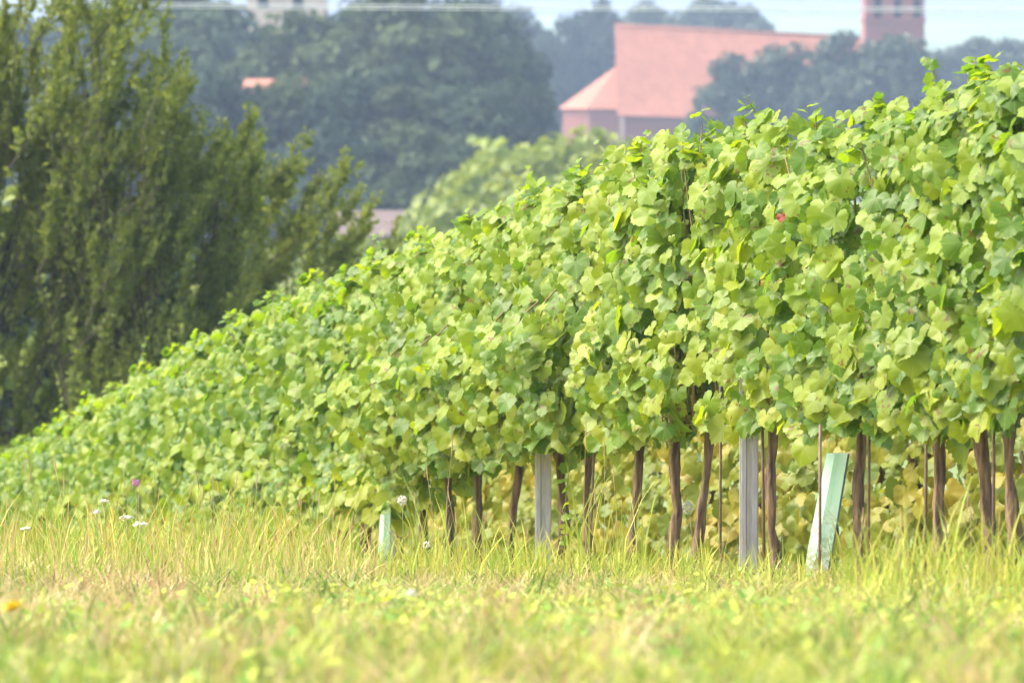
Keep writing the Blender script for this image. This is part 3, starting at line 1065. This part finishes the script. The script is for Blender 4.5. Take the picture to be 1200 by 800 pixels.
flower("dandelion", 12, 716, 11.2, 0.046, M_YELLOW, "yellow dandelion in the blurred grass at the left edge")
flower("thistle_flower", 158, 567, 23.5, 0.030, M_PINK, "pink thistle head on a thin stem in front of the leaves")
flower("yarrow", 147, 608, 22.5, 0.060, M_WHITE, "white yarrow umbel below the pink thistle, upper left of the close pair", group="white yarrow umbels")
flower("yarrow", 163, 616, 22.2, 0.060, M_WHITE, "white yarrow umbel below the pink thistle, lower right of the close pair", group="white yarrow umbels")
flower("yarrow", 121, 590, 23.5, 0.032, M_WHITE, "small white yarrow head left of the pink thistle, topmost of its kind", group="white yarrow umbels")
flower("yarrow", 112, 603, 23.5, 0.026, M_WHITE, "small white yarrow head left of the close pair", group="white yarrow umbels")
flower("yarrow", 28, 622, 23, 0.040, M_WHITE, "white yarrow head low in the grass near the left edge", group="white yarrow umbels")
flower("clover_flower", 471, 588, 25.5, 0.045, M_WHITE, "round white flower head beside the farthest post", group="white clover heads")
flower("clover_flower", 500, 640, 23, 0.030, M_WHITE, "white clover head low in the grass under the twin trunks", group="white clover heads")
flower("clover_flower", 482, 700, 15.5, 0.030, M_WHITE, "blurred white clover head in the middle of the foreground grass", group="white clover heads")
flower("clover_flower", 806, 596, 26.5, 0.055, M_WHITE, "round white seed head low between two leaning trunks", group="white clover heads")


# ------------------------------------------------------------------ feathery trees behind the row
CREST_PX = [-400, 170, 190, 240, 290, 305, 325, 345, 372, 395, 420, 455, 475]
CREST_PY = [-70, -50, 25, 105, 112, 160, 205, 195, 140, 195, 185, 230, 290]


def feather_tree(px, d, p0, p1, count, seed, label, low=500):
    """many long upswept sprays, set with leafy twigs, springing from a few limbs"""
    rng = np.random.default_rng(seed)
    x, y = (px - 600) / F * d, d
    z = float(zg(y))
    o = thing("feathery_tree", (x, y, z), label, "tree")
    base = np.array([x, y, z])
    tb_, bb, lb = MB(), MB(), MB()
    q = np.linspace(0, 1, 6)
    fork = np.array([0.05, 0.05, 1.3])
    tube(tb_, np.stack([fork[0] * q, fork[1] * q, -0.15 + 1.45 * q], 1), np.linspace(0.15, 0.10, 6), 9)
    # limbs: fan out from the fork
    limbs = []
    half = (p1 - p0) / 2 / F * d
    for b in range(9):
        lx = (p0 + (p1 - p0) * (b + .5) / 9 - px) / F * d
        ly = rng.uniform(-0.8, 0.8)
        hz_ = rng.uniform(2.6, 3.8)
        t = np.linspace(0, 1, 9)[:, None]
        pts = fork * (1 - t) + np.array([lx * .8, ly, hz_]) * t + np.array([lx * .12, 0, -.25]) * np.sin(t * math.pi)
        tube(tb_, pts, np.linspace(0.045, 0.014, 9), 6)
        limbs.append(pts)
    allp = np.concatenate(limbs)
    LP, LD = [], []

    def leaves(tp, dens):
        L2 = np.linalg.norm(np.diff(tp, axis=0), axis=1).sum()
        nl = max(4, int(L2 * dens))
        qq = (rng.random(nl) ** 0.85) * (len(tp) - 1)
        ps = np.stack([np.interp(qq, np.arange(len(tp)), tp[:, c]) for c in range(3)], 1)
        dv = unit(tp[-1] - tp[0])
        LP.append(ps + rng.normal(0, 0.016, ps.shape))
        LD.append(unit(dv * 0.8 + rng.normal(0, 0.6, (nl, 3))))

    for b in range(count):
        tx = rng.uniform(p0, p1)
        cy_ = np.interp(tx, CREST_PX, CREST_PY) + rng.normal(0, 14)
        ty = cy_ + (low - cy_) * (b / count) ** 1.05
        dd = d + rng.uniform(-1.1, 1.1)
        tip = np.array(P(tx, ty, dd)) - base
        L = rng.uniform(0.7, 1.6)
        lean = math.radians(np.interp(tx, [-200, 100, 250, 460], [5, 15, 31, 35]) + rng.normal(0, 10))
        st = tip - L * np.array([math.sin(lean), rng.normal(0, .25), math.cos(lean)])
        st[2] = max(st[2], 0.5)
        # spray: nearly straight, slightly bowed upward
        t = np.linspace(0, 1, 10)[:, None]
        bow = np.array([0.10, 0, -0.03]) * L
        pts = st * (1 - t) + tip * t + bow * np.sin(t * math.pi)
        tube(bb, pts, np.linspace(0.008, 0.0025, 10), 4, closed=False)
        # a bough carrying the spray from the nearest limb below it
        below = allp[allp[:, 2] < st[2] + 0.1]
        src = below[np.argmin(np.linalg.norm(below - st, axis=1))] if len(below) else fork
        bo = src * (1 - t) + st * t + np.array([0, 0, -.12]) * np.sin(t * math.pi)
        tube(bb, bo, np.linspace(0.012, 0.007, 10), 4, closed=False)
        leaves(pts[2:], 85)
        leaves(bo[4:], 35)
        for s_ in range(int(9 * L)):
            f = rng.uniform(0.05, 0.9) * 9
            o_ = np.array([np.interp(f, np.arange(10), pts[:, c]) for c in range(3)])
            dv = unit(unit(tip - st) + rng.normal(0, 0.31, 3))
            l = rng.uniform(0.18, 0.5) * (1.1 - 0.06 * f)
            m = np.linspace(0, 1, 4)[:, None]
            tp = o_ + dv * l * m + np.array([0, 0, 0.08]) * m ** 2
            tube(bb, tp, np.linspace(0.004, 0.0015, 4), 3, closed=False)
            leaves(tp, 90)
    LP, LD = np.concatenate(LP), np.concatenate(LD)
    n = len(LP)
    sdv = unit(np.cross(LD, rng.normal(0, 1, (n, 3))))
    nrm = np.cross(LD, sdv)
    l = rng.uniform(0.05, 0.095, (n, 1))
    w_ = l * rng.uniform(0.40, 0.55, (n, 1))
    V_ = np.stack([LP, LP + LD * l * .5 + sdv * w_ * .5 - nrm * l * .08, LP + LD * l, LP + LD * l * .5 - sdv * w_ * .5 - nrm * l * .08], 1).reshape(-1, 3)
    lb.add(V_, np.arange(n)[:, None] * 4 + np.arange(4))
    tb_.build("trunk", M_TRUNK, o)
    bb.build("branches", M_TRUNK, o)
    lb.build("crown", M_WILLOW, o, smooth=False)
    return o


feather_tree(-90, 61, -280, 95, 270, 1, "tall olive-green tree with upswept feathery branches, cut by the left picture edge")
feather_tree(150, 60, 60, 318, 165, 2, "olive-green tree with feathery sprays leaning right, beside the tall one at the left edge")
feather_tree(350, 62, 285, 462, 48, 3, "slender feathery shrub with separate upright sprays above the vine crest", low=420)


# ------------------------------------------------------------------ broadleaf trees of the valley
def crown_meshes(seed, rx, rz_, zc, blobs, per, leaf, mat, low=0.0):
    """trunk with limbs, and a crown of leaf clumps with gaps"""
    rng = np.random.default_rng(seed)
    tb_, cb_ = MB(), MB()
    top = zc + rz_ * 0.5
    q = np.linspace(0, 1, 7)
    tube(tb_, np.stack([0.15 * np.sin(q * 3 + seed), 0.15 * np.sin(q * 4), top * q - 0.4], 1), rx * np.linspace(0.085, 0.02, 7), 7)
    for b in range(blobs):
        v_ = unit(rng.normal(0, 1, 3))
        v_[2] = abs(v_[2]) if rng.random() < 0.7 - low else v_[2]
        r0 = rng.uniform(0.35, 0.95)
        c = np.array([v_[0] * rx * r0, v_[1] * rx * r0, zc + v_[2] * rz_ * r0])
        br = rx * rng.uniform(0.24, 0.42)
        s = np.linspace(0, 1, 4)[:, None]
        tube(tb_, np.array([0, 0, zc * .55 + 0.2 * c[2]]) * (1 - s) + c * s, rx * np.linspace(0.03, 0.008, 4), 4, closed=False)
        m = int(per * rng.uniform(.7, 1.3))
        d_ = unit(rng.normal(0, 1, (m, 3)))
        ps = c + d_ * br * (rng.random((m, 1)) ** 0.4) * [1.1, 1.1, .8]
        nr_ = unit(d_ + rng.normal(0, .6, (m, 3)) + [0, 0, .35])
        e1_ = unit(np.cross(nr_, rng.normal(0, 1, (m, 3))))
        e2_ = np.cross(nr_, e1_)
        l = leaf * rng.uniform(.6, 1.4, (m, 1))
        V_ = np.stack([ps - e1_ * l, ps - e2_ * l * .6 + nr_ * l * .15, ps + e1_ * l, ps + e2_ * l * .6 + nr_ * l * .15], 1).reshape(-1, 3)
        cb_.add(V_, np.arange(m)[:, None] * 4 + np.arange(4))
    return tb_.mesh("trunk", M_TRUNK), cb_.mesh("crown", mat, smooth=False)


KINDS = {
    'dark': [crown_meshes(200 + k, 4.6, 6.5, 9.0, 60, 190, 0.34, M_DARK, low=0.35) for k in range(4)],
    'olive': [crown_meshes(220 + k, 4.4, 5.5, 9.5, 52, 190, 0.34, M_OLIVE, low=0.35) for k in range(2)],
    'mid': [crown_meshes(230 + k, 3.2, 4.0, 6.5, 30, 110, 0.26, M_MID, low=0.2) for k in range(3)],
    'orch': [crown_meshes(260 + k, 1.9, 1.9, 2.9, 26, 130, 0.14, M_ORCH, low=0.3) for k in range(3)],
}
DARK_BACKING = crown_meshes(290, 1.9, 2.2, 2.6, 40, 150, 0.10, M_DARK, low=.5)[1]  # dark foliage added in place of the shade low behind the feathery trees
HEIGHT = {'dark': 16.0, 'olive': 15.5, 'mid': 11.0, 'orch': 4.75}
ti = 0


def tree(name, kind, px, ytop, d, label, group, wide=1.0, base=None):
    """broadleaf tree whose crest is seen at pixel row ytop"""
    global ti
    x, y = (px - 600) / F * d, d
    z = float(zg(y)) if base is None else base
    top = P(px, ytop, d).z
    s = (top - z) / HEIGHT[kind]
    o = thing(name, (x, y, z), label, "tree", group, random.uniform(0, 6.28))
    tr, cr = KINDS[kind][ti % len(KINDS[kind])]
    ti += 1
    o.scale = (s * wide, s * wide, s)
    link("trunk", tr, o)
    link("crown", cr, o)
    return o


GW = "dark trees of the hazy wood left of the church"
LW = "dark blue-green tree in the hazy wood between feathery trees and church"
for px, yt, d, w in ((40, -12, 450, 1.1), (110, -10, 440, 1.1), (165, -12, 455, 1.1), (60, 120, 380, 1.1), (140, 130, 375, 1.1), (220, -8, 450, 1.0), (262, 6, 430, 1.0), (310, 18, 420, 1.0), (196, -24, 440, 1.1), (240, -22, 445, 1.0), (500, -14, 455, 1.0), (545, -12, 460, .9), (585, 2, 440, .7), (480, -10, 440, 1.0), (405, -4, 440, .8), (540, -8, 440, 1.0), (352, 16, 400, 1.0), (405, -10, 410, 1.0), (455, -12, 395, 1.1), (510, -12, 405, 1.05), (552, 8, 400, .9), (600, 40, 410, .55),
                     (256, 74, 350, .9), (308, 66, 352, .9), (366, 74, 351, .7), (390, 80, 360, 1.1), (450, 70, 365, 1.1), (500, 80, 360, 1.1), (545, 75, 362, 1.0), (592, 95, 370, .7), (205, 100, 380, 1.0),
                     (420, 145, 335, 1.1), (480, 150, 332, 1.1), (345, 150, 338, 1.1), (545, 150, 340, 1.1), (290, 160, 340, 1.0), (605, 140, 375, .6)):
    pale = (px * 7 + d) % 4 == 0
    tree("woodland_tree", 'olive' if pale else 'dark', px, yt, d, "lighter olive tree in the hazy wood between feathery trees and church" if pale else LW, GW, w)
for px, yt, d, w, lb in ((672, 14, 720, .8, "hazy tree left of the church roof, taller of the two there"), (700, -8, 735, .7, "hazy tree just behind the left end of the church ridge"), (640, 40, 700, .7, "hazy tree at the open field's edge left of the church"), (604, -6, 740, .8, "hazy tree between the wood and the church, behind the field edge"), (570, -12, 745, .9, "hazy tree rising behind the right end of the wood")):
    tree("hazy_tree", 'dark', px, yt, d, lb, "hazy trees behind the church", w)
for px, yt, d, w, lb in ((738, -10, 820, .8, "hazy tree behind the church, above the ridge's left end"), (790, 2, 830, .9, "hazy tree behind the middle of the church ridge"), (850, -4, 840, .9, "hazy tree behind the right half of the church ridge"), (880, -8, 850, .8, "hazy tree at the edge of the open sky behind the church"), (765, -12, 860, .9, "hazy tree behind the church, second from the ridge's left end"), (820, -10, 865, .9, "hazy tree behind the church, third from the ridge's left end"), (868, 12, 835, .9, "low hazy tree behind the right half of the ridge")):
    tree("hazy_tree", 'mid', px, yt, d, lb, "hazy trees behind the church", w)
for px, yt, d, w, lb in ((862, 50, 600, .95, "small dark tree in front of the church roof, leftmost of its cluster"), (912, 44, 605, .95, "small dark tree before the church roof's middle"), (945, 75, 598, .8, "low dark tree before the right part of the church roof"),
                         (1000, 22, 610, 1.0, "tall dark tree just left of the brick tower"), (1050, 34, 605, 1.1, "dark tree in front of the brick tower's foot"), (975, 60, 600, .9, "rounded dark tree between church roof and tower"), (1085, 45, 612, .9, "dark tree just right of the brick tower"),
                         (815, 125, 590, .6, "small bush at the church wall below the eave")):
    tree("churchyard_tree", 'mid', px, yt, d, lb, "dark trees round the church", w)
for px, yt in ((1110, 42), (1140, 36), (1168, 38), (1195, 30), (1225, 30)):
    tree("hazy_tree", 'mid', px, yt, 760, "hazy dark tree in the line right of the brick tower", "hazy trees right of the tower", 1.1)
for px, yt, d, w, lb in ((572, 190, 250, .8, "light green rounded tree, leftmost above the vine crest"), (606, 170, 252, .95, "light green rounded tree, second from left above the crest"), (640, 152, 256, 1.05, "light green rounded tree, tallest of its row, below the church wall"),
                         (700, 158, 258, 1.0, "light green tree directly below the church apse"), (748, 160, 262, 1.0, "light green tree below the church roof, right of the apse"), (790, 166, 262, .9, "light green tree, rightmost before the vine crest hides the row"),
                         (590, 222, 230, 1.0, "low light green tree in front of its row, left"), (620, 205, 235, 1.1, "low light green tree in front of its row, right")):
    tree("orchard_tree", 'orch', px, yt, d, lb, "light green trees in the valley", w)
for px, yt, d in ((372, 286, 240), (402, 279, 238), (430, 280, 236), (456, 276, 234), (482, 279, 235), (507, 268, 232)):
    tree("garden_bush", 'orch', px, yt, d, "grey-green bush before the wall of the low house with the long roof", "bushes before the low house", 1.3)


for px, yt, lb in ((-60, 210, "added dark backing bush behind the feathery trees, leftmost"), (10, 225, "added dark backing bush behind the tall feathery tree at the left edge"), (90, 320, "added dark backing bush behind the feathery trees, between their trunks"),
                   (165, 330, "added dark backing bush low behind the second feathery tree"), (235, 320, "added dark backing bush behind the right sprays of the second feathery tree"), (300, 325, "added dark backing bush behind the slender feathery shrub")):
    tree("dark_backing_bush", 'orch', px, yt, 80, lb, "added dark backing behind the feathery trees", 1.0).children[1].data = DARK_BACKING  # added clumps darken the gaps where bright ground showed through


# ------------------------------------------------------------------ church
def church():
    D = 655.0
    s = D / F                                   # metres per photo pixel there
    base = float(zg(D))
    o = thing("church", P(725, 137, D), "brick church with long red tiled roof, low apse and square brick tower", "church")
    ox, oy, oz = o.location

    def q(px, py, back=0.0):                     # local point at a photo pixel, pushed back by metres
        w_ = P(px, py, D)
        return np.array([w_.x - ox, w_.y - oy + back, w_.z - oz])
    zb = base - oz - 0.3
    eL, eR = q(726, 134), q(1012, 141)
    rL, rR = q(724, 30), q(1012, 44)
    W = 12.0
    # nave walls: a closed prism under the roof
    m_ = MB()
    x0, x1, ze = eL[0] + .25, eR[0], eL[2] + .1
    zr = rL[2] - .45
    zr1 = rR[2] - .45
    v_ = np.array([(x0, .35, zb), (x1, .35, zb), (x1, W - .35, zb), (x0, W - .35, zb), (x0, .35, ze), (x1, .35, ze), (x1, W - .35, ze), (x0, W - .35, ze), (x0, W / 2, zr), (x1, W / 2, zr1)])
    m_.add(v_, [np.array([(0, 1, 5, 4), (2, 3, 7, 6)]), np.array([(0, 4, 8, 7, 3), (1, 2, 6, 9, 5)])])
    wall = m_.build("nave_wall", M_BRICK, o, smooth=False)
    # roof: two thick slopes
    m_ = MB()
    e = 0.25
    for sy in (0, 1):
        ya = -0.25 if sy == 0 else W + 0.25
        a_ = np.array([(eL[0] - e, ya, eL[2]), (eR[0], ya, eR[2]), (eR[0], W / 2, rR[2]), (rL[0] - e, W / 2, rL[2])])
        b_ = a_ + [0, 0, -.25]
        m_.add(np.concatenate([a_, b_]), np.array([(0, 1, 2, 3), (7, 6, 5, 4), (0, 4, 5, 1), (1, 5, 6, 2), (2, 6, 7, 3), (3, 7, 4, 0)]))
    m_.build("nave_roof", M_TILE, o, smooth=False)
    m_ = MB()
    tube(m_, [(rL[0] - e, W / 2, rL[2] + .03), (rR[0], W / 2, rR[2] + .03)], .16, 8)
    m_.build("ridge_tiles", M_TILE, o)
    m_ = MB()
    tube(m_, [(eL[0] - e, -.33, eL[2] - .12), (eR[0], -.33, eR[2] - .12)], .09, 8)
    m_.build("gutter", M_BRICK, o)
    m_ = MB()
    tube(m_, [(eL[0] + .4, .2, eL[2] - .3), (eL[0] + .4, .2, zb)], .1, 8)
    m_.build("downpipe", M_STONE, o)
    # apse, three-sided, with a hipped roof leaning on the nave gable
    aL = q(658, 126)[0]
    r_ = eL[0] - aL
    pl = [(eL[0], 1.6), (aL + r_ * .45, 1.6), (aL, 4.2), (aL, W - 4.2), (aL + r_ * .45, W - 1.6), (eL[0], W - 1.6)]
    za, zt = q(658, 128)[2], q(728, 80)[2]
    m_ = MB()
    n = len(pl)
    v_ = np.array([(x_ + (.2 if x_ < eL[0] - .1 else 0), y_, zz) for zz in (zb, za) for x_, y_ in pl])
    m_.add(v_, np.array([(i, i + 1, n + i + 1, n + i) for i in range(n - 1)]))
    m_.build("apse_wall", M_BRICK, o, smooth=False)
    m_ = MB()
    pk = [(eL[0] - .26, W / 2, zt)]
    rim = [(x_ - (.25 if x_ < eL[0] - .1 else .26), y_ + (.0 if 3 < y_ < 9 else (-.3 if y_ < 3 else .3)), za) for x_, y_ in pl]
    # ridge runs back to the gable from a point a little in front of it
    pk = [(eL[0] - .02, W / 2, zt + .3)]
    v_ = np.array(rim + pk)
    m_.add(v_, [np.array([(i, i + 1, n) for i in range(n - 1)]), np.array([(0, n, n - 1)])])
    m_.build("apse_roof", M_TILE, o, smooth=False)
    # tower
    tx0, tx1 = q(1015, 40, 6)[0], q(1085, 40, 6)[0]
    tw = tx1 - tx0
    cx, cyy = (tx0 + tx1) / 2, W / 2
    ztop = q(1050, -70)[2]
    m_ = MB()
    box(m_, (cx, cyy, (zb + ztop) / 2), (tw, tw, ztop - zb))
    tower = m_.build("tower", M_BRICK, o, smooth=False)
    for px in (1030, 1053, 1076):
        m_ = MB()
        wx = q(px, 0)[0]
        z1, z0 = q(px, -12)[2], q(px, 21)[2]
        box(m_, (wx, cyy - tw / 2, (z0 + z1) / 2), (.85, .12, z1 - z0))
        ico(m_, (wx, cyy - tw / 2, z1), (.42, .06, .5))
        m_.build("belfry_opening", M_DARK_OPENING, tower, smooth=False)  # near-black block on the wall; the slot's inner shade is its colour
    for zz in (q(0, 24)[2], ztop):
        m_ = MB()
        box(m_, (cx, cyy, zz), (tw + .4, tw + .4, .35))
        m_.build("cornice", M_BRICK, tower, smooth=False)
    m_ = MB()
    h_ = tw / 2 + .3
    v_ = np.array([(cx - h_, cyy - h_, ztop + .2), (cx + h_, cyy - h_, ztop + .2), (cx + h_, cyy + h_, ztop + .2), (cx - h_, cyy + h_, ztop + .2), (cx, cyy, ztop + 6)])
    m_.add(v_, [np.array([(0, 1, 4), (1, 2, 4), (2, 3, 4), (3, 0, 4)]), np.array([(3, 2, 1, 0)])])
    m_.build("spire", M_TILE, tower, smooth=False)


church()


def house(px0, px1, yr, ye, d, label, wall, rz=0.0, roof=None):
    a_, b_ = P(px0, ye, d), P(px1, ye, d)
    zr = P(px0, yr, d).z
    o = thing("house", ((a_.x + b_.x) / 2, a_.y, float(zg(d))), label, "house", "houses among the valley trees", rz)
    L, W, ze, zt = b_.x - a_.x, 8.0, a_.z - o.location.z, zr - o.location.z
    m_ = MB()
    v_ = np.array([(sx * (L / 2 - .3), y_, z_) for sx in (-1, 1) for y_, z_ in ((0.3, -.5), (0.3, ze), (W / 2, zt - .3), (W - .3, ze), (W - .3, -.5))])
    m_.add(v_, [np.array([(0, 5, 6, 1), (3, 8, 9, 4)]), np.array([(0, 1, 2, 3, 4), (9, 8, 7, 6, 5)])])
    m_.build("wall", wall, o, smooth=False)
    m_ = MB()
    for s_ in (0, 1):
        ya = -.2 if s_ == 0 else W + .2
        q_ = np.array([(-L / 2, ya, ze - .1), (L / 2, ya, ze - .1), (L / 2, W / 2, zt), (-L / 2, W / 2, zt)])
        m_.add(np.concatenate([q_, q_ - [0, 0, .2]]), np.array([(0, 1, 2, 3), (7, 6, 5, 4), (0, 4, 5, 1), (1, 5, 6, 2), (2, 6, 7, 3), (3, 7, 4, 0)]))
    m_.build("roof", roof or M_TILE, o, smooth=False)
    for k in range(max(2, int(L / 3.5))):
        m_ = MB()
        box(m_, (-L / 2 + 1.8 + 3.2 * k, .29, ze - 1.5), (1.0, .1, 1.3))
        m_.build("window", M_DARK_OPENING, o, smooth=False)


house(388, 560, 249, 273, 300, "house with a long pale red roof peeping between feathery sprays and light green trees", M_PALEWALL, roof=M_OLDROOF)
house(285, 385, -45, -18, 520, "pale house above the hazy wood at the top picture edge", M_PALEWALL)
house(284, 356, 93, 104, 374, "house with red roof half hidden inside the hazy wood", M_PALEWALL)

# power cables crossing at the top of the picture
for (y0, y1, rr, lb) in ((0.5, 8, 0.014, "upper pale power cable across the top of the picture"), (4, 12, 0.014, "lower pale power cable across the top of the picture")):
    d = 130
    a_, b_ = np.array(P(-900, y0 - 6, d)), np.array(P(2100, y1 + 2, d + 6))
    q = np.linspace(0, 1, 60)[:, None]
    pts = a_ * (1 - q) + b_ * q + np.array([0, 0, -0.35]) * 4 * q * (1 - q) * 0.3
    m_ = MB()
    tube(m_, pts, rr, 6)
    tag(m_.build("power_cable", M_CABLE), lb, "cable", "power cables overhead")
